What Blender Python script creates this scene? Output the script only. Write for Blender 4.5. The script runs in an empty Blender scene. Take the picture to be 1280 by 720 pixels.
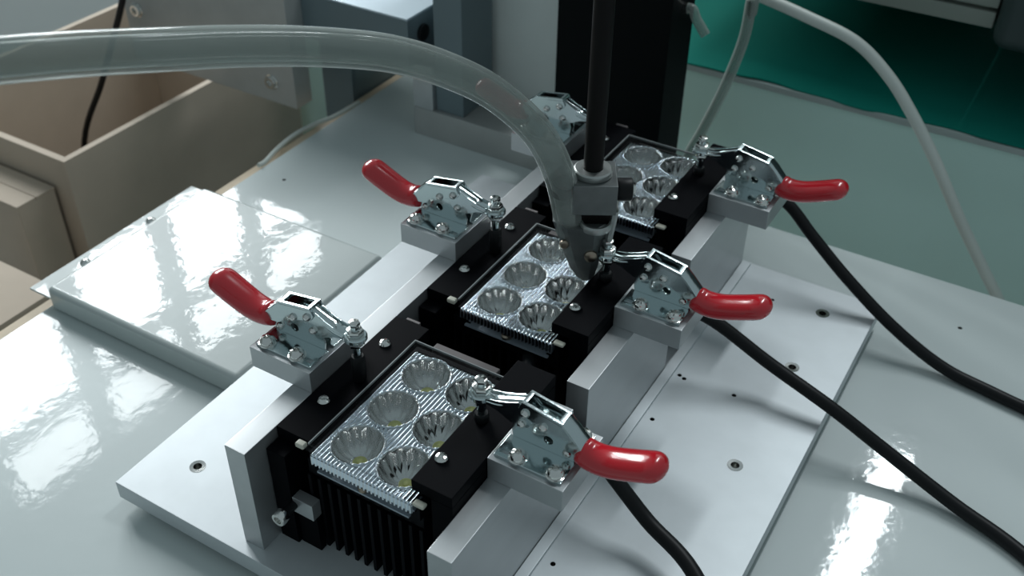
import bpy, bmesh, math, random
from mathutils import Vector, Matrix

random.seed(7)
S = 0.007                      # one drawing unit = 7 mm; everything below is written in drawing units
scene = bpy.context.scene
COL = scene.collection
PI = math.pi

# ------------------------------------------------------------------ camera, world, lights, exposure
cam_d = bpy.data.cameras.new('camera')
cam = bpy.data.objects.new('camera', cam_d); COL.objects.link(cam)
scene.camera = cam
cam_d.sensor_width = 36.0
cam_d.lens = 1310.6 / 1280 * 36
cam_d.clip_start = 0.01; cam_d.clip_end = 50
yaw, pitch, roll = -0.53170673, 0.65913196, 0.01382109
fwd = Vector((math.sin(yaw) * math.cos(pitch), math.cos(yaw) * math.cos(pitch), -math.sin(pitch)))
rgt = Vector((math.cos(yaw), -math.sin(yaw), 0)); upv = rgt.cross(fwd)
r2 = math.cos(roll) * rgt + math.sin(roll) * upv
u2 = -math.sin(roll) * rgt + math.cos(roll) * upv
cm = Matrix((r2, u2, -fwd)).transposed().to_4x4()
cm.translation = Vector((52.37, -30.7, 60.0)) * S
cam.matrix_world = cm
cam_d.dof.use_dof = True; cam_d.dof.focus_distance = 0.50; cam_d.dof.aperture_fstop = 13

world = bpy.data.worlds.new('room_light'); scene.world = world
world.use_nodes = True
wb = world.node_tree.nodes['Background']
wb.inputs[0].default_value = (0.76, 0.94, 1.0, 1); wb.inputs[1].default_value = 0.26

def area_light(name, loc, target, sx, sy, watt, col):
    d = bpy.data.lights.new(name, 'AREA'); d.shape = 'RECTANGLE'; d.size = sx; d.size_y = sy
    d.energy = watt; d.color = col
    o = bpy.data.objects.new(name, d); COL.objects.link(o)
    o.location = loc
    o.rotation_euler = (Vector(target) - Vector(loc)).to_track_quat('-Z', 'Y').to_euler()
    return o
# tall window in the wall on the left: panes in two rows
WX = -1.55
for i, cn in enumerate(('first', 'second', 'third', 'fourth')):
    for rn, zc, hz, watt in (('low', 0.78, 0.42, 5.2), ('mid', 1.21, 0.30, 4.6), ('top', 1.50, 0.16, 1.6)):
        yc = 0.78 + i * 0.31
        area_light('window_left_%s_%s_pane_offscreen' % (cn, rn), (WX, yc, zc), (WX + 1, yc, zc), 0.225, hz, watt * 0.98, (0.93, 0.98, 1.0))
# ceiling batten
area_light('ceiling_batten_offscreen', (0.255, 1.60, 1.80), (0.255, 1.60, 0), 0.09, 1.2, 16, (0.90, 0.97, 1.0))

scene.view_settings.view_transform = 'Standard'
scene.view_settings.look = 'None'
scene.view_settings.gamma = 1.0
scene.view_settings.use_curve_mapping = False
scene.view_settings.exposure = 0.2

# ------------------------------------------------------------------ materials
MATS = {}
def mat(name, col, rough=0.5, metal=0.0, coat=0.0, coat_rough=0.05, spec=0.5, noise=None, bump=None, emit=None):
    m = bpy.data.materials.new(name); m.use_nodes = True
    nt = m.node_tree; b = nt.nodes['Principled BSDF']
    b.inputs['Base Color'].default_value = (*col, 1)
    b.inputs['Roughness'].default_value = rough
    b.inputs['Metallic'].default_value = metal
    b.inputs['Coat Weight'].default_value = coat
    b.inputs['Coat Roughness'].default_value = coat_rough
    b.inputs['Specular IOR Level'].default_value = spec
    tc = nt.nodes.new('ShaderNodeTexCoord')
    if noise:                               # (scale, amount, stretch)
        sc, am, st = noise
        mp = nt.nodes.new('ShaderNodeMapping'); mp.inputs['Scale'].default_value = st
        nz = nt.nodes.new('ShaderNodeTexNoise'); nz.inputs['Scale'].default_value = sc; nz.inputs['Detail'].default_value = 4
        rp = nt.nodes.new('ShaderNodeValToRGB')
        rp.color_ramp.elements[0].position = 0.3; rp.color_ramp.elements[1].position = 0.7
        rp.color_ramp.elements[0].color = (*[c * (1 - am) for c in col], 1)
        rp.color_ramp.elements[1].color = (*[min(1, c * (1 + am)) for c in col], 1)
        nt.links.new(tc.outputs['Object'], mp.inputs[0]); nt.links.new(mp.outputs[0], nz.inputs[0])
        nt.links.new(nz.outputs[0], rp.inputs[0]); nt.links.new(rp.outputs[0], b.inputs['Base Color'])
    if bump:                                # (scale, strength, distance)
        sc, stg, dist = bump
        nz = nt.nodes.new('ShaderNodeTexNoise'); nz.inputs['Scale'].default_value = sc; nz.inputs['Detail'].default_value = 2
        bp = nt.nodes.new('ShaderNodeBump'); bp.inputs['Strength'].default_value = stg; bp.inputs['Distance'].default_value = dist
        nt.links.new(tc.outputs['Object'], nz.inputs[0]); nt.links.new(nz.outputs[0], bp.inputs['Height'])
        nt.links.new(bp.outputs[0], b.inputs['Normal'])
        if coat: nt.links.new(bp.outputs[0], b.inputs['Coat Normal'])
    if emit:
        b.inputs['Emission Color'].default_value = (*emit[0], 1); b.inputs['Emission Strength'].default_value = emit[1]
    MATS[name] = m
    return m
def clear(name, tint, body, lo, hi, rough=0.08):
    """thin-walled clear plastic: see-through face-on, denser and shinier at grazing angles"""
    m = bpy.data.materials.new(name); m.use_nodes = True
    nt = m.node_tree; nt.nodes.clear()
    out = nt.nodes.new('ShaderNodeOutputMaterial')
    tr = nt.nodes.new('ShaderNodeBsdfTransparent'); tr.inputs[0].default_value = (*tint, 1)
    pb = nt.nodes.new('ShaderNodeBsdfPrincipled'); pb.inputs['Base Color'].default_value = (*body, 1); pb.inputs['Roughness'].default_value = rough
    lw = nt.nodes.new('ShaderNodeLayerWeight'); lw.inputs[0].default_value = 0.5
    mr = nt.nodes.new('ShaderNodeMapRange'); mr.inputs['To Min'].default_value = lo; mr.inputs['To Max'].default_value = hi
    pw = nt.nodes.new('ShaderNodeMath'); pw.operation = 'POWER'; pw.inputs[1].default_value = 2.2
    mx = nt.nodes.new('ShaderNodeMixShader')
    nt.links.new(lw.outputs['Facing'], pw.inputs[0]); nt.links.new(pw.outputs[0], mr.inputs['Value'])
    nt.links.new(mr.outputs[0], mx.inputs[0]); nt.links.new(tr.outputs[0], mx.inputs[1]); nt.links.new(pb.outputs[0], mx.inputs[2])
    nt.links.new(mx.outputs[0], out.inputs[0])
    MATS[name] = m
    return m

mat('white_paint', (0.47, 0.52, 0.51), 0.40, coat=0.55, coat_rough=0.03, spec=0.25, bump=(120, 0.06, 0.0012))
mat('bed_paint', (0.57, 0.63, 0.625), 0.40, coat=0.5, coat_rough=0.05, spec=0.25, bump=(120, 0.06, 0.0012))
mat('alu_plate', (0.58, 0.62, 0.64), 0.45, metal=0.35, noise=(60, 0.03, (1, 1, 1)))
mat('alu_block', (0.52, 0.54, 0.55), 0.40, metal=0.75, noise=(90, 0.04, (1, 0.2, 1)))
mat('alu_dark', (0.45, 0.46, 0.45), 0.45, metal=0.5, noise=(40, 0.06, (1, 1, 1)))
mat('slate_metal', (0.15, 0.20, 0.22), 0.45, metal=0.3)
mat('blue_grey', (0.45, 0.54, 0.60), 0.4, metal=0.2)
mat('cream_panel', (0.80, 0.86, 0.83), 0.6, noise=(9, 0.08, (1, 1, 1)))
mat('zinc', (0.58, 0.66, 0.67), 0.14, metal=1.0, bump=(500, 0.08, 0.0004))
mat('steel', (0.72, 0.72, 0.70), 0.12, metal=1.0)
mat('brass_steel', (0.36, 0.30, 0.24), 0.3, metal=1.0)
mat('red_vinyl', (0.52, 0.008, 0.018), 0.22, coat=0.7, coat_rough=0.06)
mat('black_anodized', (0.0025, 0.003, 0.0045), 0.55, spec=0.08)
mat('black_bar', (0.0012, 0.0016, 0.0028), 0.6, spec=0.05)
mat('black_column', (0.003, 0.0045, 0.005), 0.6, spec=0.08)
mat('black_rubber', (0.005, 0.006, 0.007), 0.45, spec=0.25)
mat('reflector_chrome', (0.74, 0.74, 0.73), 0.10, metal=1.0)
mat('rib_chrome', (0.88, 0.94, 1.0), 0.12, metal=1.0)
mat('led_yellow', (0.85, 0.85, 0.35), 0.3)
mat('milky', (0.55, 0.54, 0.46), 0.35)
mat('edge_clear', (0.34, 0.36, 0.36), 0.2)
mat('board_blue', (0.34, 0.40, 0.46), 0.4, metal=0.2)
mat('strap_grey', (0.16, 0.14, 0.14), 0.5)
mat('nozzle_metal', (0.17, 0.185, 0.185), 0.38, metal=0.7, noise=(120, 0.12, (1, 1, 1)))
mat('nozzle_light', (0.42, 0.44, 0.43), 0.35, metal=0.8)
mat('rod_black', (0.006, 0.005, 0.005), 0.5, spec=0.15)
mat('cardboard', (0.50, 0.42, 0.34), 0.85, noise=(14, 0.08, (1, 1, 1)))
mat('wood', (0.62, 0.50, 0.36), 0.6, noise=(30, 0.10, (8, 0.6, 1)))
mat('green_mat', (0.002, 0.18, 0.14), 0.75, spec=0.15, noise=(3, 0.10, (1, 1, 1)))
mat('bench_panel', (0.60, 0.82, 0.76), 0.65, noise=(6, 0.05, (1, 1, 1)))
mat('bench_trim', (0.38, 0.44, 0.43), 0.5)
mat('equipment', (0.24, 0.27, 0.24), 0.5)
mat('equipment_dark', (0.03, 0.05, 0.05), 0.5)
mat('white_hose', (0.62, 0.66, 0.62), 0.4)
mat('wall_paint', (0.45, 0.47, 0.46), 0.8)
mat('floor_paint', (0.62, 0.67, 0.69), 0.4, noise=(4, 0.05, (1, 1, 1)))
clear('cover_clear', (0.97, 0.98, 0.98), (0.02, 0.02, 0.02), 0.04, 0.6, 0.03)
clear('hose_clear', (0.80, 0.82, 0.81), (0.50, 0.545, 0.52), 0.25, 0.9, 0.10)
clear('tube_clear', (0.72, 0.76, 0.74), (0.45, 0.50, 0.47), 0.35, 0.9, 0.15)

# ------------------------------------------------------------------ mesh helpers
class G:
    def __init__(self): self.bm = bmesh.new(); self.bev = False
    def _add(self, t):
        me = bpy.data.meshes.new('t'); t.to_mesh(me); t.free(); self.bm.from_mesh(me); bpy.data.meshes.remove(me)
    def box(self, x0, x1, y0, y1, z0, z1, bev=0.0, seg=2, M=None):
        t = bmesh.new(); bmesh.ops.create_cube(t, size=1)
        for v in t.verts:
            v.co = Vector(((x0 + x1) / 2 + v.co.x * (x1 - x0), (y0 + y1) / 2 + v.co.y * (y1 - y0), (z0 + z1) / 2 + v.co.z * (z1 - z0)))
        if bev: self.bev = True; bmesh.ops.bevel(t, geom=t.edges[:], offset=bev, segments=seg, affect='EDGES', profile=0.5)
        if M: bmesh.ops.transform(t, matrix=M, verts=t.verts)
        self._add(t); return self
    def cyl(self, p0, p1, r0, r1=None, n=20, bev=0.0):
        p0 = Vector(p0); p1 = Vector(p1); r1 = r0 if r1 is None else r1
        t = bmesh.new()
        bmesh.ops.create_cone(t, cap_ends=True, segments=n, radius1=r0, radius2=r1, depth=(p1 - p0).length)
        if bev:
            es = [e for e in t.edges if len(e.link_faces) == 2 and any(len(f.verts) > 4 for f in e.link_faces)]
            bmesh.ops.bevel(t, geom=es, offset=bev, segments=2, affect='EDGES', profile=0.5)
        q = (p1 - p0).to_track_quat('Z', 'Y').to_matrix().to_4x4(); q.translation = (p0 + p1) / 2
        bmesh.ops.transform(t, matrix=q, verts=t.verts)
        self._add(t); return self
    def lathe(self, prof, c=(0, 0, 0), n=24, axis='Z', M=None):
        """prof: (r, h) pairs from bottom to top about a vertical axis"""
        t = bmesh.new(); rings = []
        for r, h in prof:
            if r < 1e-6: rings.append([t.verts.new((0, 0, h))])
            else: rings.append([t.verts.new((r * math.cos(2 * PI * k / n), r * math.sin(2 * PI * k / n), h)) for k in range(n)])
        for a, b in zip(rings, rings[1:]):
            for k in range(n):
                k2 = (k + 1) % n
                if len(a) == 1 and len(b) == 1: continue
                if len(a) == 1: t.faces.new((a[0], b[k2], b[k]))
                elif len(b) == 1: t.faces.new((a[k], a[k2], b[0]))
                else: t.faces.new((a[k], a[k2], b[k2], b[k]))
        m = M or Matrix.Identity(4)
        if axis == 'Y-': m = Matrix.Rotation(PI / 2, 4, 'X') @ m      # local +z -> -y
        m = Matrix.Translation(Vector(c)) @ m
        bmesh.ops.transform(t, matrix=m, verts=t.verts)
        bmesh.ops.recalc_face_normals(t, faces=t.faces)
        self._add(t); return self
    def prism(self, pts, y0, y1, bev=0.0, plane='xz'):
        """pts: outline in x,z extruded over y (or x,y over z)"""
        t = bmesh.new()
        f3 = (lambda a, b, c: (a, c, b)) if plane == 'xz' else (lambda a, b, c: (a, b, c))
        A = [t.verts.new(f3(a, b, y0)) for a, b in pts]; B = [t.verts.new(f3(a, b, y1)) for a, b in pts]
        n = len(pts)
        t.faces.new(A); t.faces.new(B[::-1])
        for k in range(n): t.faces.new((A[k], B[k], B[(k + 1) % n], A[(k + 1) % n]))
        bmesh.ops.recalc_face_normals(t, faces=t.faces)
        if bev: self.bev = True; bmesh.ops.bevel(t, geom=t.edges[:], offset=bev, segments=2, affect='EDGES', profile=0.5)
        self._add(t); return self
    def sweep(self, path, rad, n=16, closed_caps=True, flat=None):
        """tube along path; rad: number or list of (rn, rb) half sizes"""
        P = [Vector(p) for p in path]; m = len(P); t = bmesh.new(); rings = []
        up0 = Vector((0, 0, 1))
        prevn = None
        for i, p in enumerate(P):
            tg = (P[min(i + 1, m - 1)] - P[max(i - 1, 0)]).normalized()
            if prevn is None:
                nn = up0 - tg * up0.dot(tg)
                if nn.length < 1e-3: nn = Vector((1, 0, 0)) - tg * tg.x
            else: nn = prevn - tg * prevn.dot(tg)
            nn.normalize(); prevn = nn; bb = tg.cross(nn)
            r = rad[i] if isinstance(rad, list) else (rad, rad)
            if not isinstance(r, tuple): r = (r, r)
            rings.append([t.verts.new(p + nn * r[0] * math.cos(2 * PI * k / n) + bb * r[1] * math.sin(2 * PI * k / n)) for k in range(n)])
        for a, b in zip(rings, rings[1:]):
            for k in range(n): t.faces.new((a[k], a[(k + 1) % n], b[(k + 1) % n], b[k]))
        if closed_caps: t.faces.new(rings[0][::-1]); t.faces.new(rings[-1])
        bmesh.ops.recalc_face_normals(t, faces=t.faces)
        self._add(t); return self
    def obj(self, name, material, parent=None, sharp=35, loc=None, wn=None):
        wn = self.bev if wn is None else wn
        bm = self.bm
        for v in bm.verts: v.co *= S
        me = bpy.data.meshes.new(name); bm.to_mesh(me); bm.free()
        me.materials.append(MATS[material])
        me.shade_smooth(); me.set_sharp_from_angle(angle=math.radians(sharp))
        o = bpy.data.objects.new(name, me); COL.objects.link(o)
        if wn:
            w = o.modifiers.new('weighted', 'WEIGHTED_NORMAL'); w.weight = 100; w.keep_sharp = True
        if parent: o.parent = parent
        if loc: o.location = Vector(loc) * S
        return o
def spline(pts, k=8):
    P = [Vector(p) for p in pts]; P = [2 * P[0] - P[1]] + P + [2 * P[-1] - P[-2]]; out = []
    for i in range(1, len(P) - 2):
        a, b, c, d = P[i - 1:i + 3]
        for j in range(k):
            t = j / k
            out.append(0.5 * ((2 * b) + (c - a) * t + (2 * a - 5 * b + 4 * c - d) * t * t + (3 * b - a - 3 * c + d) * t ** 3))
    out.append(P[-2]); return out
def cut(o, cutter, sharp=35):
    """bore real holes into a mesh object"""
    c = cutter.obj('cutter', 'steel', wn=False)
    for m in list(o.modifiers): o.modifiers.remove(m)
    m = o.modifiers.new('bore', 'BOOLEAN'); m.operation = 'DIFFERENCE'; m.solver = 'EXACT'; m.object = c
    bpy.context.view_layer.update()
    me = bpy.data.meshes.new_from_object(o.evaluated_get(bpy.context.evaluated_depsgraph_get()))
    keep = o.data.materials[0]; old = o.data; name = old.name
    o.modifiers.clear(); o.data = me; bpy.data.meshes.remove(old); me.name = name
    me.materials.clear(); me.materials.append(keep)
    me.polygons.foreach_set('material_index', [0] * len(me.polygons))
    me.shade_smooth(); me.set_sharp_from_angle(angle=math.radians(sharp))
    w = o.modifiers.new('weighted', 'WEIGHTED_NORMAL'); w.weight = 100; w.keep_sharp = True
    cm_ = c.data; bpy.data.objects.remove(c); bpy.data.meshes.remove(cm_)
    return o
def tag(o, label, cat, group=None, kind=None):
    if label: o['label'] = label
    if cat: o['category'] = cat
    if group: o['group'] = group
    if kind: o['kind'] = kind
    return o
def thing(name, label, cat, loc=(0, 0, 0), rz=0.0, group=None):
    o = bpy.data.objects.new(name, None); COL.objects.link(o)
    o.empty_display_size = 0.01
    o.location = Vector(loc) * S; o.rotation_euler = (0, 0, rz)
    return tag(o, label, cat, group)
def copy_tree(o, parent=None):
    c = o.copy(); COL.objects.link(c); c.parent = parent
    for ch in list(o.children): copy_tree(ch, c)
    return c
def dup(o, label, loc, rz=0.0):
    c = copy_tree(o); c.location = Vector(loc) * S; c.rotation_euler = (0, 0, rz); c['label'] = label
    return c

ZB = -2.6          # top of the white bed
PITCH = 17.65      # spacing of the three lamp stations
FLOOR = -107

# ------------------------------------------------------------------ setting
tag(G().box(-330, 300, -250, 330, FLOOR - 3, FLOOR).obj('floor', 'floor_paint'), 'pale grey painted workshop floor', 'floor', kind='structure')

tag(G().box(-232, -229, -250, 330, FLOOR, 255).obj('wall_left', 'wall_paint'), 'pale wall with the workshop window', 'wall', kind='structure')
tag(G().box(-232, 300, 330, 333, FLOOR, 255).obj('wall_back', 'wall_paint'), 'pale back wall of the workshop', 'wall', kind='structure')
w = thing('window_1', 'tall multi-pane workshop window', 'window'); w['kind'] = 'structure'
for y in [88.8 + 44.3 * i for i in range(5)]: G().box(-229, -220, y - 2.5, y + 2.5, 78, 230).obj('mullion', 'bench_trim', w)
for z in (78, 147, 200.5, 229): G().box(-229, -220, 86.3, 268.5, z - 2, z + 2).obj('transom_bar', 'bench_trim', w)

# wooden desk under the machine bed
t = thing('wooden_desk', 'pale wooden desk carrying the white machine bed', 'desk', (0, 0, 0))
G().prism([(-26.4, -46), (86, -46), (86, 62.3), (19, 62.3), (19, 72), (-26.4, 72)], -6.4, -3.5, 0.12, plane='xy').obj('desk_top', 'wood', t)
for x in (-23, 80):
    for y in (-42, 57): G().box(x, x + 4, y, y + 4, FLOOR, -6.4, 0.1).obj('leg', 'wood', t)

# white bed sheet on the desk
t = thing('machine_bed', 'glossy white enamelled machine bed sheet on the desk', 'machine bed')
G().prism([(-24.3, -45), (85, -45), (85, 62.5), (19, 62.5), (19, 71), (-24.3, 71)], -3.5, ZB, 0.12, plane='xy').obj('bed_sheet', 'bed_paint', t)
bed = t.children[0]; g = G()
for x, y in ((50.2, 55.8), (-20.5, 42.5)): g.cyl((x, y, ZB - 0.7), (x, y, ZB + 0.5), 0.22, n=14)
cut(bed, g)
for x, y in ((50.2, 55.8), (-20.5, 42.5)):
    G().lathe([(0, -0.66), (0.2, -0.66), (0.2, -0.05)], (x, y, ZB), 14).obj('bed_hole', 'steel', t)

# green bench behind
t = thing('green_bench', 'grey fronted workbench with green mat behind the machine', 'workbench')
G().box(-60, 130, 79.6, 80.6, FLOOR, 4.0).obj('front_panel', 'bench_panel', t)
G().box(-60, 130, 79.2, 160, 4.0, 4.75, 0.08).obj('bench_top', 'bench_trim', t)
for x in (-58, 126):
    G().box(x, x + 3, 150, 153, FLOOR, 4.0).obj('leg', 'bench_trim', t)
g = G()
bm = g.bm
nx, ny = 90, 34; vs = {}
for i in range(nx + 1):
    for j in range(ny + 1):
        x = -59 + 188 * i / nx; y = 79.35 + 80 * j / ny
        if j == 0: y += 0.25 * math.sin(x * 0.35) + 0.15 * math.sin(x * 0.9 + 1)
        z = 4.95 + 0.10 * math.sin(x * 0.21 + y * 0.13) * math.sin(y * 0.17 + 1) + 0.04 * math.sin(x * 0.7)
        vs[i, j] = bm.verts.new((x, y, z))
for i in range(nx):
    for j in range(ny): bm.faces.new((vs[i, j], vs[i + 1, j], vs[i + 1, j + 1], vs[i, j + 1]))
ex = bmesh.ops.extrude_face_region(bm, geom=bm.faces[:])
for v in [e for e in ex['geom'] if isinstance(e, bmesh.types.BMVert)]: v.co.z -= 0.17
bmesh.ops.recalc_face_normals(bm, faces=bm.faces)
tag(g.obj('green_mat', 'green_mat'), 'green rubber mat spread over the workbench top', 'mat')

# equipment standing on the green bench
t = thing('bench_instrument', 'grey metal instrument overhanging the green mat', 'instrument', (24, 115, 4.95))
G().box(-26, 18.6, -29.5, 14, 11.4, 34, 0.2).obj('case', 'equipment', t)
G().box(-26, 18.6, -29.5, 14, 9.2, 11.0, 0.2).obj('case_base', 'equipment', t)
G().box(-25, 17.6, -28.5, 13, 11.0, 11.4).obj('seam', 'equipment', t)
G().cyl((1.0, -29.8, 10.1), (1.0, -29.4, 10.1), 0.3, n=12).obj('case_screw', 'equipment_dark', t)
G().box(-24, 16, 4, 13, 0.12, 9.2).obj('pedestal', 'equipment_dark', t)
t = thing('dark_instrument', 'dark rounded machine housing beside the grey instrument', 'instrument', (66, 115, 4.95))
G().box(-23.2, 24, -31, 14, 7.5, 34, 1.6, 4).obj('case', 'equipment_dark', t)
G().box(-20, 20, 4, 13, 0.12, 7.6).obj('pedestal', 'equipment_dark', t)
G().sweep(spline([(-17.5, -26, 7.7), (-17.2, -30, 5.0), (-14, -34, 3.2), (-9, -38, 2.0), (0, -42, 0.6)]), 0.35, 10).obj('lead', 'equipment', t)

# ------------------------------------------------------------------ cartons on the floor at the left
def carton(name, label, x0, x1, y0, y1, ztop, wall, mout, depth=None):
    t = thing(name, label, 'carton', ((x0 + x1) / 2, (y0 + y1) / 2, FLOOR), 0, None)
    hx, hy, h = (x1 - x0) / 2, (y1 - y0) / 2, ztop - FLOOR
    G().box(-hx, hx, -hy, hy, 0, 0.8).obj('bottom', mout, t)
    def side(a, b, c, d):
        G().box(a, b, c, d, 0.8, h - 0.02).obj('side_wall', mout, t)
        G().box(a, b, c, d, h - 0.02, h + 0.12).obj('cut_edge', 'cardboard', t)
    side(-hx, hx, -hy, -hy + wall); side(-hx, hx, hy - wall, hy)
    side(-hx, -hx + wall, -hy + wall, hy - wall); side(hx - wall, hx, -hy + wall, hy - wall)
    return t
carton('open_carton', 'large open brown carton beside the desk, its cut rim showing', -80.5, -49.3, 35.4, 77, -6, 0.9, 'cardboard')
for nm, lb, x0, x1, y0, y1, zt in (('closed_carton', 'narrow closed tan carton standing against the large open carton', -74, -52, 29.4, 34.9, -10.4),
                                   ('low_carton', 'closed pale carton standing beside the wooden desk edge', -54, -35.2, 2, 21.3, -10.4)):
    t = thing(nm, lb, 'carton', ((x0 + x1) / 2, (y0 + y1) / 2, FLOOR))
    hx, hy, h = (x1 - x0) / 2, (y1 - y0) / 2, zt - FLOOR
    G().box(-hx, hx, -hy, hy, 0, h, 0.15).obj('body', 'cardboard', t)
    G().box(-hx, hx, -hy, -0.06, h, h + 0.4).obj('flap', 'cardboard', t)
    G().box(-hx, hx, 0.06, hy, h, h + 0.4).obj('flap', 'cardboard', t)

# ------------------------------------------------------------------ gantry frame of the machine
t = thing('gantry_frame', 'grey and black machine gantry frame standing on the white bed', 'machine frame', (0, 60, ZB))
def gbox(name, m, x0, x1, y0, y1, z0, z1, bev=0.1, parent=None):
    o = G().box(x0, x1, y0 - 60, y1 - 60, z0 - ZB, z1 - ZB, bev).obj(name, m, parent or t); return o
gbox('foot_block', 'alu_dark', -14.2, 3.8, 59.0, 66, ZB, 1.0)
gbox('gusset', 'alu_block', -14.2, -11.45, 59.02, 66, 1.0, 6.5)
gbox('upright_post', 'slate_metal', -11.4, -7.6, 59.6, 66, 1.0, 66)
beam = gbox('cross_arm', 'slate_metal', -42, -13.7, 57.9, 75, 6.5, 12.0)
gbox('arm_cover', 'blue_grey', -41.9, -13.75, 57.95, 74.9, 12.0, 12.25, 0.05)
ep = gbox('end_plate', 'alu_dark', -56.8, -29, 55, 57.9, -1.9, 12.9)
for x, z in ((-32.6, 0.9), (-54.5, 5.2)):
    b = G().lathe([(0, 0.06), (0.42, 0.06), (0.44, 0.55), (0.74, 0.55), (0.80, 0.45), (0.80, 0.14), (1.0, 0.12), (1.0, 0)], (x, -5, z - ZB), 20, 'Y-').obj('cap_bolt', 'steel', t)
    G().lathe([(0, 0.1), (0.42, 0.1)], (x, -5, z - ZB), 6, 'Y-').obj('hex_socket', 'steel', b)
gbox('column', 'black_column', 4.0, 16.5, 60, 66, ZB, 76)
gbox('back_panel', 'cream_panel', -15, 1.2, 67.5, 69, ZB, 50)
for y, z in ((60.6, 9.8), (67.2, 10.3)):
    G().cyl((-13.72, y - 60, z - ZB), (-13.3, y - 60, z - ZB), 1.0, n=20, bev=0.1).obj('arm_knob', 'black_rubber', t)
gbox('tool_arm', 'black_column', 21.5, 27.5, 24.5, 66, 70, 75.9)
gbox('tool_arm_bracket', 'black_column', 16.5, 27.5, 60, 66, 76, 78)

t2 = thing('control_cabinet', 'narrow dark control cabinet standing behind the desk edge', 'cabinet', (-29.1, 68.5, FLOOR))
G().box(-2.4, 2.4, -5.5, 5.5, 0, 6.4 - FLOOR, 0.1).obj('cabinet_body', 'slate_metal', t2)
G().box(2.4, 2.5, -4.8, 4.8, 8, 5.8 - FLOOR, 0.03).obj('cabinet_door', 'slate_metal', t2)

# small tube stub on the column side
t = thing('tube_stub', 'short clear tube stub poking out beside the black column', 'tube')
G().sweep(spline([(16.4, 63, 18.6), (17.4, 63, 18.7), (17.95, 63, 17.8), (19.1, 63, 16.4)]), 0.5, 12).obj('tube', 'tube_clear', t)
G().cyl((16.5, 63, 18.6), (17.0, 63, 18.68), 0.62, n=14).obj('fitting', 'steel', t)

# ------------------------------------------------------------------ white cover box at the left
t = thing('cover_box', 'white painted sheet-metal cover box lying on the bed, screwed flange', 'cover', (-12.2, 23.8, ZB))
g = G()
g.box(-11.6, 12.05, -10.5, 10.2, 0.0, 2.6, 0.55, 4)
g.obj('cover_shell', 'white_paint', t, sharp=60)
fl = G().box(-14.3, -11.0, -10.4, 10.8, 1.15, 1.4, 0.05).obj('side_flange', 'white_paint', t)
for y in (-4.9, 3.6):
    G().lathe([(0.55, 0), (0.55, 0.08), (0.42, 0.3), (0.2, 0.42), (0, 0.44)], (-12.9, y, 1.4), 16).obj('screw', 'steel', fl)

# ------------------------------------------------------------------ base plate
PZ0 = -1.66
t = thing('base_plate', 'pale aluminium fixture base plate with tapped holes on the bed', 'base plate')
g = G(); g.box(0, 43.4, 0, 51.65, PZ0, 0, 0.06)
plate = g.obj('plate', 'alu_plate', t)
TAPPED = ((4.14, 4.38), (39.15, 26.0), (39.1, 47.7), (39.16, 39.2))
PINS = ((31.35, 33.2), (31.85, 33.0), (31.6, 27.2), (31.7, 10.6), (32.2, 44.5), (34.5, 47.2), (36.2, 33.3))
g = G()
for x, y in TAPPED: g.cyl((x, y, -1.5), (x, y, 0.5), 0.37, n=20)
for x, y in PINS: g.cyl((x, y, -1.3), (x, y, 0.5), 0.2, n=12)
cut(plate, g)
for x, y in TAPPED:
    h = G().lathe([(0.34, 0.012), (0.62, 0.02), (0.60, 0.005)], (x, y, 0), 20).obj('tapped_hole', 'steel', t)
    G().lathe([(0, -1.4), (0.34, -1.4), (0.34, 0.0)], (x, y, 0), 20).obj('hole_bore', 'steel', h)
for x, y in PINS:
    G().lathe([(0, -1.25), (0.185, -1.25), (0.185, -0.03)], (x, y, 0), 12).obj('pin_hole', 'steel', t)
for x0, x1, y0, y1 in ((3, 40, 4, 48),):
    G().box(x0, x1, y0, y1, ZB, PZ0).obj('riser', 'alu_dark', t)
G().box(30.0, 30.85, 0.8, 51.3, 0, 0.3, 0.05).obj('locating_strip', 'alu_plate', t)

# ------------------------------------------------------------------ rails
t = thing('side_rail', 'long single aluminium side rail standing on the base plate', 'rail', (12.9, 1, 0))
G().box(-0.87, 0.87, -0.0, 50.3, 0, 9.67, 0.05).obj('rail_bar', 'alu_block', t)
RAIL = (('short rail block beside the lamp with the stop bolt', 0.84, 15.92),
        ('short rail block beside the lamp under the nozzle', 18.17, 33.3),
        ('short rail block beside the lamp next to the black column', 36.13, 51.2))
for lb, y0, y1 in RAIL:
    t = thing('rail_block', 'grey aluminium ' + lb, 'rail', (29.08, y0, 0), 0, 'short rail blocks')
    G().box(-0.88, 0.88, 0, y1 - y0, 0, 9.67, 0.05).obj('block_body', 'alu_block', t)

# clamp pedestals
OFF = {(1, 0): 0, (1, 1): 0.1, (1, 2): 0.6, (-1, 0): 0.2, (-1, 1): 0.6, (-1, 2): 0.6}      # small set-up differences along the rails
ST = ('beside the lamp with the stop bolt', 'beside the lamp under the nozzle', 'beside the lamp next to the black column')
for k in range(3):
    for sd, xc, rn in ((1, 30.9, 'short rail block'), (-1, 11.1, 'long side rail')):
        tag(G().box(-2.7, 2.7, -2.7, 2.7, 0, 1.83, 0.05).obj('clamp_pedestal', 'alu_block', loc=(xc, 10.3 + k * PITCH + OFF[sd, k], 9.67)),
            'aluminium clamp pedestal on %s %s' % (rn, ST[k]), 'pedestal', 'clamp pedestals')

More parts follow.
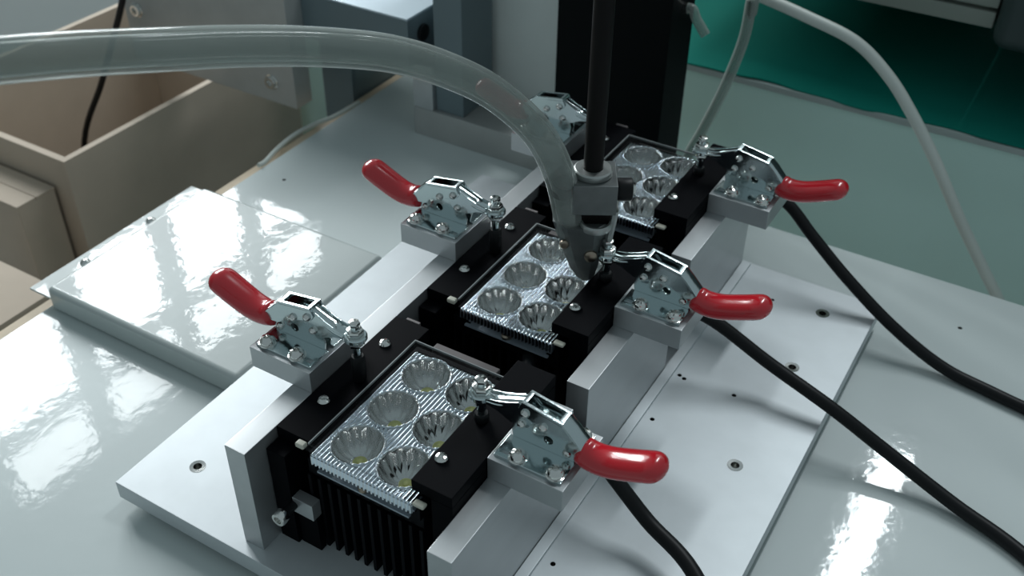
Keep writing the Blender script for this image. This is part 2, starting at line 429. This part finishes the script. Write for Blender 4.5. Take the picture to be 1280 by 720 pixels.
# ------------------------------------------------------------------ toggle clamp (local origin: centre of the pedestal top, +x outward)
def make_clamp():
    t = thing('toggle_clamp', '', 'toggle clamp', group='red handled toggle clamps')
    for s in (-1, 1):
        fl = G()
        y0, y1 = sorted((s * 0.28, s * 2.35))
        fl.box(-2.45, 2.35, y0, y1, 0.0, 0.2, 0.05)
        b = fl.obj('base_flange', 'zinc', t)
        cut(b, G().box(-2.25, -1.65, *sorted((s * 1.6, s * 2.0)), -0.3, 0.6))
        pts = [(-2.2, 0.2), (2.2, 0.2), (2.25, 0.9), (1.9, 1.6), (1.2, 2.2), (0.3, 2.55), (-0.8, 2.6), (-1.7, 2.35), (-2.1, 1.6), (-2.3, 0.8)]
        y0, y1 = sorted((s * 0.24, s * 0.38))
        sp_ = G().prism(pts, y0, y1, 0.03).obj('side_plate', 'zinc', t)
        cut(sp_, G().cyl((0.35, y0 - 0.3, 1.15), (0.35, y1 + 0.3, 1.15), 0.34, n=18))
        for x in (-0.95, 1.7):
            sc = G().lathe([(0.66, 0.0), (0.66, 0.08), (0.56, 0.1), (0.54, 0.3), (0.42, 0.48), (0.22, 0.55), (0.16, 0.34), (0, 0.32)], (x, s * 1.85, 0.2), 20).obj('base_screw', 'steel', t)
        # lifting arm cheek
        arm = [(-0.7, 2.9), (-1.2, 3.35), (-1.8, 3.4), (-2.5, 3.05), (-3.3, 2.75), (-4.2, 2.55), (-4.2, 2.15), (-3.3, 1.95), (-2.4, 1.5), (-1.6, 1.35), (-1.0, 1.6), (-0.7, 2.2)]
        y0, y1 = sorted((s * 0.40, s * 0.52))
        G().prism(arm, y0, y1, 0.03).obj('arm_cheek', 'zinc', t)
        # handle cheek
        hc = [(-1.5, 3.6), (1.4, 3.1), (2.7, 1.75), (2.7, 1.1), (1.6, 1.25), (0.7, 1.8), (-0.4, 2.3), (-1.5, 2.7), (-1.75, 3.1)]
        y0, y1 = sorted((s * 0.54, s * 0.66))
        G().prism(hc, y0, y1, 0.03).obj('handle_cheek', 'zinc', t)
        for x, z in ((-1.2, 2.9), (0.1, 2.35), (-1.5, 1.75), (1.7, 0.75)):
            yb = s * (0.66 if z > 1.9 else (0.52 if x < -1 else 0.38))
            M = Matrix.Rotation(PI / 2 if s < 0 else -PI / 2, 4, 'X')
            G().lathe([(0.3, 0.0), (0.3, 0.1), (0.22, 0.22), (0.1, 0.27), (0, 0.28)], (x, yb, z), 14, M=M).obj('rivet', 'steel', t)
    # top of the arm: rounded bar to the spindle eye
    G().sweep(spline([(-1.4, 0, 3.15), (-2.4, 0, 2.75), (-3.3, 0, 2.4), (-4.1, 0, 2.3)], 5), [(0.40, 0.52)] * 8 + [(0.38, 0.56)] * 8, 16).obj('arm_bridge', 'zinc', t)
    G().lathe([(0.32, -0.22), (0.74, -0.22), (0.82, -0.12), (0.82, 0.12), (0.74, 0.22), (0.32, 0.22)], (-4.8, 0, 2.3), 22).obj('spindle_eye', 'zinc', t)
    # handle top: frame round a long slot
    ca = math.atan2(-0.5, 2.9)
    M = Matrix.Translation((-0.05, 0, 3.38)) @ Matrix.Rotation(-ca, 4, 'Y')
    g = G()
    g.box(-1.48, 1.48, -0.66, -0.42, -0.14, 0.12, 0.05, M=M); g.box(-1.48, 1.48, 0.42, 0.66, -0.14, 0.12, 0.05, M=M)
    g.box(-1.48, -1.15, -0.45, 0.45, -0.14, 0.12, 0.05, M=M); g.box(1.1, 1.48, -0.45, 0.45, -0.14, 0.12, 0.05, M=M)
    fr = g.obj('handle_frame', 'zinc', t)
    G().sweep([(1.3, 0, 3.2), (1.9, 0, 2.65), (2.7, 0, 1.75), (3.4, 0, 1.3)], [(0.12, 0.66), (0.14, 0.66), (0.16, 0.68), (0.16, 0.7)], 14).obj('handle_shank', 'zinc', t)
    # red dipped grip
    gp = spline([(2.35, 0, 1.35), (3.2, 0, 1.02), (4.4, 0, 1.12), (5.8, 0, 1.64), (7.1, 0, 2.22), (8.05, 0, 2.64)], 5)
    n = len(gp); rad = []
    for i in range(n):
        u = i / (n - 1)
        w = 0.95 + 0.25 * math.sin(min(1, u * 1.25) * PI / 2); th = 0.90 - 0.10 * u
        e = 1.0
        if u > 0.80: e = math.sqrt(max(0.0, 1 - ((u - 0.80) / 0.205) ** 2))
        if u < 0.10: e = 0.62 + 0.38 * math.sqrt(max(0, 1 - ((0.10 - u) / 0.1) ** 2))
        rad.append((th * e, w * e))
    G().sweep(gp, rad, 24).obj('grip', 'red_vinyl', t, sharp=60)
    # spindle
    sp = G().cyl((-4.8, 0, 0.5), (-4.8, 0, 3.45), 0.3, n=14, bev=0.05).obj('spindle', 'zinc', t)
    G().cyl((-4.8, 0, 2.52), (-4.8, 0, 2.98), 0.60, n=6, bev=0.05).obj('nut', 'steel', sp)
    G().cyl((-4.8, 0, 1.62), (-4.8, 0, 2.06), 0.60, n=6, bev=0.05).obj('nut', 'steel', sp)
    G().cyl((-4.8, 0, 3.3), (-4.8, 0, 3.62), 0.4, n=6, bev=0.04).obj('bolt_head', 'steel', sp)
    return t
R1 = make_clamp()
def tip(parent, zl):
    G().lathe([(0, zl), (0.42, zl), (0.5, zl + 0.12), (0.5, 0.5), (0.42, 0.62), (0, 0.62)], (-4.8, 0, 0), 18).obj('rubber_tip', 'black_rubber', parent)
cl = 'red handled toggle clamp on %s %s'
R1['label'] = cl % ('short rail block', ST[0]); R1.location = Vector((30.9, 10.3, 11.5)) * S
RS = [R1] + [dup(R1, cl % ('short rail block', ST[k]), (30.9, 10.3 + k * PITCH + OFF[1, k], 11.5)) for k in (1, 2)]
LS = [dup(R1, cl % ('long side rail', ST[k]), (11.1, 10.3 + k * PITCH + OFF[-1, k], 11.5), PI) for k in range(3)]
for o in RS: tip(o, -0.08)
for o in LS: tip(o, -1.58)

# ------------------------------------------------------------------ LED lamp module (local origin x centre 21.6, y station, z plate top)
TZ = 10.0
RX, RY, RR = 1.85, (5.3, 9.2, 13.1), 1.76
DX0, DX1, DY0, DY1 = -4.02, 4.02, 3.0, 14.9
def make_lamp():
    t = thing('led_lamp', '', 'lamp', (21.6, 0, 0), group='six-lens LED lamp modules')
    hs = G().box(-5.2, 4.2, 3.9, 15.6, 6.9, 8.3, 0.06).obj('heatsink', 'black_anodized', t)
    for i in range(12):
        x = -5.05 + i * (9.1 / 11)
        G().box(x - 0.13, x + 0.13, 3.7, 15.6, 0.02, 6.9).obj('fin', 'black_anodized', hs)
    # housing walls
    g = G()
    g.box(-4.4, -4.08, 3.4, 15.6, 8.3, 9.75); g.box(-4.08, 4.08, 15.2, 15.6, 8.3, 9.75); g.box(4.06, 4.3, 3.4, 15.6, 8.3, 9.75)
    g.obj('housing', 'black_anodized', t)
    bd = G().prism([(-3.75, 3.2), (3.55, 3.2), (3.55, 3.45), (3.2, 3.45), (3.2, 3.8), (3.55, 3.8), (3.55, 5), (-3.75, 5), (-3.75, 3.8), (-3.4, 3.8), (-3.4, 3.45), (-3.75, 3.45)], 8.3, 8.45, plane='xy').obj('led_board', 'board_blue', t)
    G().lathe([(0.42, 0), (0.42, 0.2), (0.3, 0.32), (0, 0.34)], (-0.2, 3.6, 8.45), 14).obj('board_screw', 'brass_steel', bd)
    # ribbed chrome tray with six openings
    g = G(); bm = g.bm
    per = 0.30; nr = int(round((DX1 - DX0) / per)); cols = []
    for i in range(nr):
        x = DX0 + i * (DX1 - DX0) / nr; w = (DX1 - DX0) / nr
        cols += [(x, -0.10), (x + 0.22 * w, 0.05), (x + 0.5 * w, 0.09), (x + 0.78 * w, 0.05)]
    cols.append((DX1, -0.06))
    NY = 130; vs = {}
    def inside(x, y): return any((x - sx) ** 2 + (y - yy) ** 2 < (RR - 0.02) ** 2 for sx in (-RX, RX) for yy in RY)
    for i, (x, z) in enumerate(cols):
        for j in range(NY + 1):
            y = DY0 + (DY1 - DY0) * j / NY
            zz = z
            if min(y - DY0, DY1 - y) < 0.05: zz -= 0.05
            vs[i, j] = bm.verts.new((x, y, TZ + zz))
    for i in range(len(cols) - 1):
        for j in range(NY):
            q = [vs[i, j], vs[i + 1, j], vs[i + 1, j + 1], vs[i, j + 1]]
            c = sum((v.co for v in q), Vector()) / 4
            if not inside(c.x, c.y): bm.faces.new(q)
    bmesh.ops.delete(bm, geom=[v for v in bm.verts if not v.link_faces], context='VERTS')
    # ribbed front apron
    for i in range(len(cols) - 1):
        (xa, za), (xb, zb) = cols[i], cols[i + 1]
        a = bm.verts.new((xa, DY0 - za * 0.9, TZ + za - 0.05)); b = bm.verts.new((xb, DY0 - zb * 0.9, TZ + zb - 0.05))
        c = bm.verts.new((xb, DY0 - zb * 0.9, TZ - 0.75)); d = bm.verts.new((xa, DY0 - za * 0.9, TZ - 0.75))
        bm.faces.new((d, c, b, a))
    tray = g.obj('reflector_tray', 'rib_chrome', t, sharp=70)
    for sx in (-RX, RX):
        for yy in RY:
            g = G(); bm = g.bm; n = 96; rings = []
            prof = [(1.00, 0.10), (0.97, 0.12), (0.94, 0.04), (0.90, -0.22), (0.82, -0.62), (0.70, -1.0), (0.54, -1.28), (0.38, -1.45), (0.26, -1.52)]
            for pi_, (rr, h) in enumerate(prof):
                ring = []
                for k in range(n):
                    a = 2 * PI * k / n
                    fl = 0.0 if pi_ < 2 else 0.075 * (abs(math.sin(a * 6)) - 0.75) * min(1, (pi_ - 1) / 2) * (rr / 0.9)
                    bead = 0.05 * math.cos(a * 32) if pi_ in (0, 1) else 0
                    r = RR * (rr + fl)
                    ring.append(bm.verts.new((sx + r * math.cos(a), yy + r * math.sin(a), TZ + h + bead)))
                rings.append(ring)
            for a_, b_ in zip(rings, rings[1:]):
                for k in range(n): bm.faces.new((a_[k], a_[(k + 1) % n], b_[(k + 1) % n], b_[k]))
            bmesh.ops.recalc_face_normals(bm, faces=bm.faces)
            ro = g.obj('reflector', 'reflector_chrome', tray, sharp=180)
            g = G(); rim = []
            for dr, dz in ((-0.07, 0.05), (-0.02, 0.17), (0.05, 0.17), (0.10, 0.04)):
                rim.append([g.bm.verts.new((sx + (RR + dr) * math.cos(2 * PI * k / n), yy + (RR + dr) * math.sin(2 * PI * k / n), TZ + dz + (0.05 * math.cos(2 * PI * k / n * 24) if dz > 0.1 else 0))) for k in range(n)])
            for a_, b_ in zip(rim, rim[1:]):
                for k in range(n): g.bm.faces.new((a_[k], b_[k], b_[(k + 1) % n], a_[(k + 1) % n]))
            bmesh.ops.recalc_face_normals(g.bm, faces=g.bm.faces)
            g.obj('beaded_rim', 'rib_chrome', tray, sharp=180)
            led = G().lathe([(0.48, TZ - 1.56), (0.48, TZ - 1.5), (0.26, TZ - 1.48), (0.24, TZ - 1.36), (0.15, TZ - 1.28), (0, TZ - 1.25)], (sx, yy, 0), 16).obj('led_chip', 'led_yellow', tray)
    # clear cover sheet with its bright edges and milky corner lugs
    cv = G().box(-4.38, 4.4, 3.45, 15.4, 10.32, 10.46).obj('clear_cover', 'cover_clear', t)
    g = G()
    g.box(-4.46, -4.38, 3.45, 15.4, 10.30, 10.48); g.box(-4.46, 4.4, 15.4, 15.48, 10.30, 10.48)
    g.obj('cover_edge', 'edge_clear', cv)
    g = G(); g.box(-4.6, 4.4, 3.1, 3.43, 10.22, 10.5, 0.05).obj('cover_front_strip', 'cover_clear', cv)
    G().box(-5.2, -4.5, 2.98, 3.5, 10.12, 10.5, 0.12, 3).obj('lug', 'milky', cv)
    G().box(4.1, 4.95, 2.90, 3.42, 10.12, 10.38, 0.12, 3).obj('lug', 'milky', cv)
    # rear strap
    rs = G().box(-4.4, 1.2, 17.3, 18.1, 7.8, 8.3, 0.1).obj('rear_strap', 'strap_grey', t)
    for x in (-4.2, 0.6): G().box(x, x + 0.4, 15.6, 17.3, 7.7, 8.1).obj('strap_arm', 'black_anodized', rs)
    return t
lp = 'black finned LED lamp with six chrome reflectors, %s'
M1 = make_lamp(); M1['label'] = lp % 'beside the stop bolt'
dup(M1, lp % 'right under the nozzle', (21.6, PITCH, 0)); dup(M1, lp % 'next to the black column', (21.6, 2 * PITCH, 0))

# retaining bars either side of each lamp
def button(p, parent):
    s_ = G().lathe([(0.44, 0), (0.44, 0.1), (0.34, 0.24), (0.2, 0.28)], p, 18).obj('button_screw', 'steel', parent)
    G().lathe([(0, 0.2), (0.21, 0.2), (0.21, 0.275)], p, 6).obj('hex_socket', 'steel', s_)
def make_left(first):
    t = thing('retaining_bar', '', 'retaining bar', (13.85, 0, 0), group='black bars along the long rail')
    G().box(0.02, 3.05, 4.0, 17.6, 8.75, 9.85, 0.06).obj('bar', 'black_bar', t)
    G().box(0.02, 1.6, 2.8, 17.6, 0.0, 8.75, 0.05).obj('web', 'black_bar', t)
    button((1.25, 7.5, 9.85), t); button((1.25, 14.5, 9.85), t)
    G().box(0.9, 2.1, 17.6, 17.85, 8.9, 9.9, 0.05).obj('end_stop', 'strap_grey', t)
    return t
def make_right():
    t = thing('retaining_bar', '', 'retaining bar', (28.18, 0, 0), group='black bars along the rail blocks')
    G().box(-3.05, -0.03, 3.7, 16.6, 10.52, 11.42, 0.06).obj('bar', 'black_bar', t)
    G().box(-1.6, -0.03, 3.7, 16.6, 0.0, 10.52, 0.05).obj('web', 'black_bar', t)
    button((-2.4, 6.1, 11.42), t)
    return t
Lb = make_left(True); Rb = make_right()
Lb['label'] = 'black retaining bar between long side rail and the lamp with the stop bolt'
Rb['label'] = 'black retaining bar between short rail block and the lamp with the stop bolt'
for k, w in ((1, 'lamp under the nozzle'), (2, 'lamp next to the black column')):
    dup(Lb, 'black retaining bar between long side rail and the ' + w, (13.85, k * PITCH, 0))
    dup(Rb, 'black retaining bar between short rail block and the ' + w, (28.18, k * PITCH, 0))
# stop block and bolt in front of the first lamp
t = thing('stop_block', 'small aluminium stop block with a socket bolt before the lamp fins', 'stop block', (16.0, 3, 3.4))
G().box(-0.5, 1.25, -0.2, 0.65, 0, 1.5, 0.06).obj('block', 'alu_block', t)
G().box(-0.5, 1.25, 0.1, 0.65, -3.4, 0.0, 0.02).obj('post', 'black_bar', t)
b = G().cyl((-0.42, -1.25, 0.8), (-0.42, -0.2, 0.8), 0.36, n=18).obj('bolt_shank', 'black_rubber', t)
G().lathe([(0.0, 0.35), (0.3, 0.35), (0.3, 0.62), (0.5, 0.62), (0.56, 0.5), (0.56, 0.0), (0, 0)], (-0.42, -1.25, 0.8), 20, 'Y-').obj('bolt_head', 'steel', b)
G().lathe([(0, 0.36), (0.3, 0.36)], (-0.42, -1.25, 0.8), 6, 'Y-').obj('hex_socket', 'steel', b)

# ------------------------------------------------------------------ nozzle head (turned to face the camera side, axis at 24.5, 28)
t = thing('nozzle_head', 'dark metal screw-feeding nozzle head hanging on a black rod', 'nozzle head', (24.5, 28.0, 11.0), 0.5317)
G().cyl((0, 0.4, 9.4), (0, 0.4, 58.9), 0.72, n=24).obj('rod', 'rod_black', t)
G().lathe([(0.72, 9.1), (1.35, 9.1), (1.42, 9.2), (1.42, 9.55), (1.3, 9.65), (0.74, 9.65)], (0, 0.4, 0), 28).obj('collar', 'nozzle_light', t)
G().box(-1.5, 1.75, -1.3, 2.3, 6.6, 9.1, 0.08).obj('holder_block', 'nozzle_metal', t)
k_ = G().cyl((1.75, -0.2, 8.2), (2.9, -0.2, 8.2), 0.85, n=20, bev=0.15).obj('thumb_screw', 'black_rubber', t)
G().cyl((2.9, -0.2, 8.2), (3.1, -0.2, 8.2), 0.5, n=14).obj('screw_cap', 'steel', k_)
G().box(-1.2, 1.4, -0.9, 1.8, 5.6, 6.6, 0.05).obj('neck', 'rod_black', t)
# tapered jaw body
def jaw(name, m, x0t, x1t, x0b, x1b, y0, y1, z0, z1, yb0, yb1, seg=5):
    g = G(); bm = g.bm; rings = []
    for i in range(seg + 1):
        u = i / seg; e = u ** 0.75
        xa, xb = x0b + (x0t - x0b) * e, x1b + (x1t - x1b) * e
        ya, yb = yb0 + (y0 - yb0) * e, yb1 + (y1 - yb1) * e
        z = z0 + (z1 - z0) * u; c = 0.32 * min(xb - xa, yb - ya)
        pts = [(xa + c, ya), (xb - c, ya), (xb, ya + c), (xb, yb - c), (xb - c, yb), (xa + c, yb), (xa, yb - c), (xa, ya + c)]
        rings.append([bm.verts.new((x, y, z)) for x, y in pts])
    for a, b in zip(rings, rings[1:]):
        for k in range(8): bm.faces.new((a[k], a[(k + 1) % 8], b[(k + 1) % 8], b[k]))
    bm.faces.new(rings[0][::-1]); bm.faces.new(rings[-1])
    bmesh.ops.recalc_face_normals(bm, faces=bm.faces)
    return g.obj(name, m, t, sharp=40)
jaw('jaw_body', 'nozzle_metal', -2.8, 1.3, -0.75, 0.55, -1.6, 1.6, 0.25, 5.6, -0.7, 0.7)
jaw('side_rib', 'nozzle_light', 1.35, 2.0, 0.9, 1.4, -0.9, 0.9, 2.2, 6.6, -0.5, 0.5)
G().lathe([(0.95, 0), (1.15, 0.05), (1.2, 0.4), (1.1, 0.6), (0.95, 0.6)], (0.35, -0.9, 5.3), 24).obj('jaw_ring', 'nozzle_light', t)
s_ = G().lathe([(0.5, 0), (0.48, 0.18), (0.3, 0.3), (0, 0.32)], (0.1, -1.28, 3.0), 18, 'Y-').obj('jaw_screw', 'brass_steel', t)
s_ = G().lathe([(0.36, 0), (0.36, 0.2), (0.24, 0.3), (0, 0.32)], (-1.9, -1.0, 3.9), 16, 'Y-').obj('jaw_screw', 'brass_steel', t)
G().cyl((-0.1, 0, 0.0), (-0.1, 0, 0.3), 0.45, 0.6, n=18).obj('tip', 'steel', t)

# clear feed hose arching to the nozzle
hp = [(23.35, 27.2, 15.6), (23.1, 26.9, 17.6), (22.5, 26.4, 20.7), (21.1, 25.6, 23.9), (19.2, 23.2, 27.3), (17.5, 20.1, 29.9), (15.8, 16.6, 32.0), (13.8, 12.4, 33.6), (11.9, 8.0, 34.9), (10.5, 3.8, 36.0), (9.0, 0.0, 36.9), (7.9, -3.5, 37.7), (6.6, -6.7, 38.3), (4.5, -12, 39)]
t = thing('feed_hose', 'thick clear plastic feed hose arching into the nozzle head', 'hose')
G().sweep(spline(hp, 8), 1.16, 28, False).obj('hose_wall', 'hose_clear', t, sharp=80)
G().sweep(spline(hp, 8), 0.86, 24, False).obj('hose_bore', 'hose_clear', t, sharp=80)
G().lathe([(0.7, -0.55), (0.86, -0.5), (0.86, 0.5), (0.7, 0.55)], (22.75, 26.65, 19.3), 20, M=Matrix.Rotation(0.25, 4, 'Y')).obj('hose_insert', 'rod_black', t)

# ------------------------------------------------------------------ cables and thin hoses
def cable(name, label, pts, r, m, cat='cable', n=14):
    return tag(G().sweep(spline(pts, 8), r, n).obj(name, m, sharp=80), label, cat)
cable('power_cable', 'black power cable from the nozzle-side lamp, below the stop-bolt clamp handle', [(23.6, 20.9, 7.6), (24.3, 19.6, 7.8), (25.4, 18.3, 6.6), (27.0, 17.35, 6.0), (30.5, 17.1, 5.8), (33.4, 16.2, 4.4), (36.5, 15.4, 2.6), (40.8, 13.5, 2.0), (46, 9, 0.4), (52, 3, -1.7), (60, -6, -2.05)], 0.55, 'black_rubber')
cable('power_cable', 'black power cable crossing the base plate below the middle clamp handle', [(24.5, 37.2, 7.2), (26.5, 35.2, 6.6), (30.2, 34.7, 6.2), (33.3, 35.3, 5.0), (38, 35.2, 3.0), (43.8, 34.4, 1.5), (48.5, 33.9, -0.2), (54.5, 32.6, -1.7), (60.5, 30.4, -2.05), (70, 24, -2.05)], 0.55, 'black_rubber')
cable('power_cable', 'black power cable curving over the plate corner beyond the last clamp', [(26.5, 52.5, 8.2), (30, 52.2, 8.2), (33, 52.1, 7.3), (36, 51.4, 5.2), (40, 50.2, 2.8), (45, 49.0, 0.2), (50, 48.2, -1.7), (55, 47.4, -2.05), (66, 45.2, -2.05), (80, 41, -2.05)], 0.55, 'black_rubber')

cable('white_air_hose', 'white air hose curving down before the green bench', [(20.7, 72, 17.9), (26.5, 72, 16.7), (31.7, 72, 15.3), (35.6, 72, 12.6), (38.8, 72, 9.2), (42.3, 72, 4.7), (46.3, 72, -1.1), (50.2, 72, -6.3), (52.6, 72, -9.5), (55, 72, -14), (58, 72, -40), (59, 72, -80), (60, 72, -104), (63, 72, -106.3), (75, 72, -106.3)], 0.6, 'white_hose', 'hose')
cable('thin_clear_tube', 'thin clear tube hanging between the black column and green bench', [(22.0, 67.5, 60), (22.0, 67.5, 20.7), (21.8, 67.5, 19.1), (21.6, 67.5, 14.8), (20.3, 67.5, 9.0), (18.7, 67.3, 3.7), (17.6, 66.9, 0.4), (17.5, 66.9, -2.0)], 0.58, 'tube_clear', 'tube')
cable('thin_white_hose', 'thin white hose looped at the desk edge below the gantry', [(-24.6, 43, -2.3), (-24.9, 44.3, -2.6), (-26.0, 47.6, -2.9), (-26.6, 51.5, -3.0), (-26.2, 54.9, -3.0), (-25.3, 57.4, -2.9), (-25.0, 62, -2.9)], 0.28, 'white_hose', 'hose', 10)
cable('hanging_strap', 'black strap hanging into the large open carton', [(-51, 52, 12), (-54.1, 52, 6.1), (-60.9, 52, -5.1), (-69.2, 52, -18.9), (-72, 52.5, -40), (-73, 53, -105.5)], 0.42, 'black_rubber', 'strap')
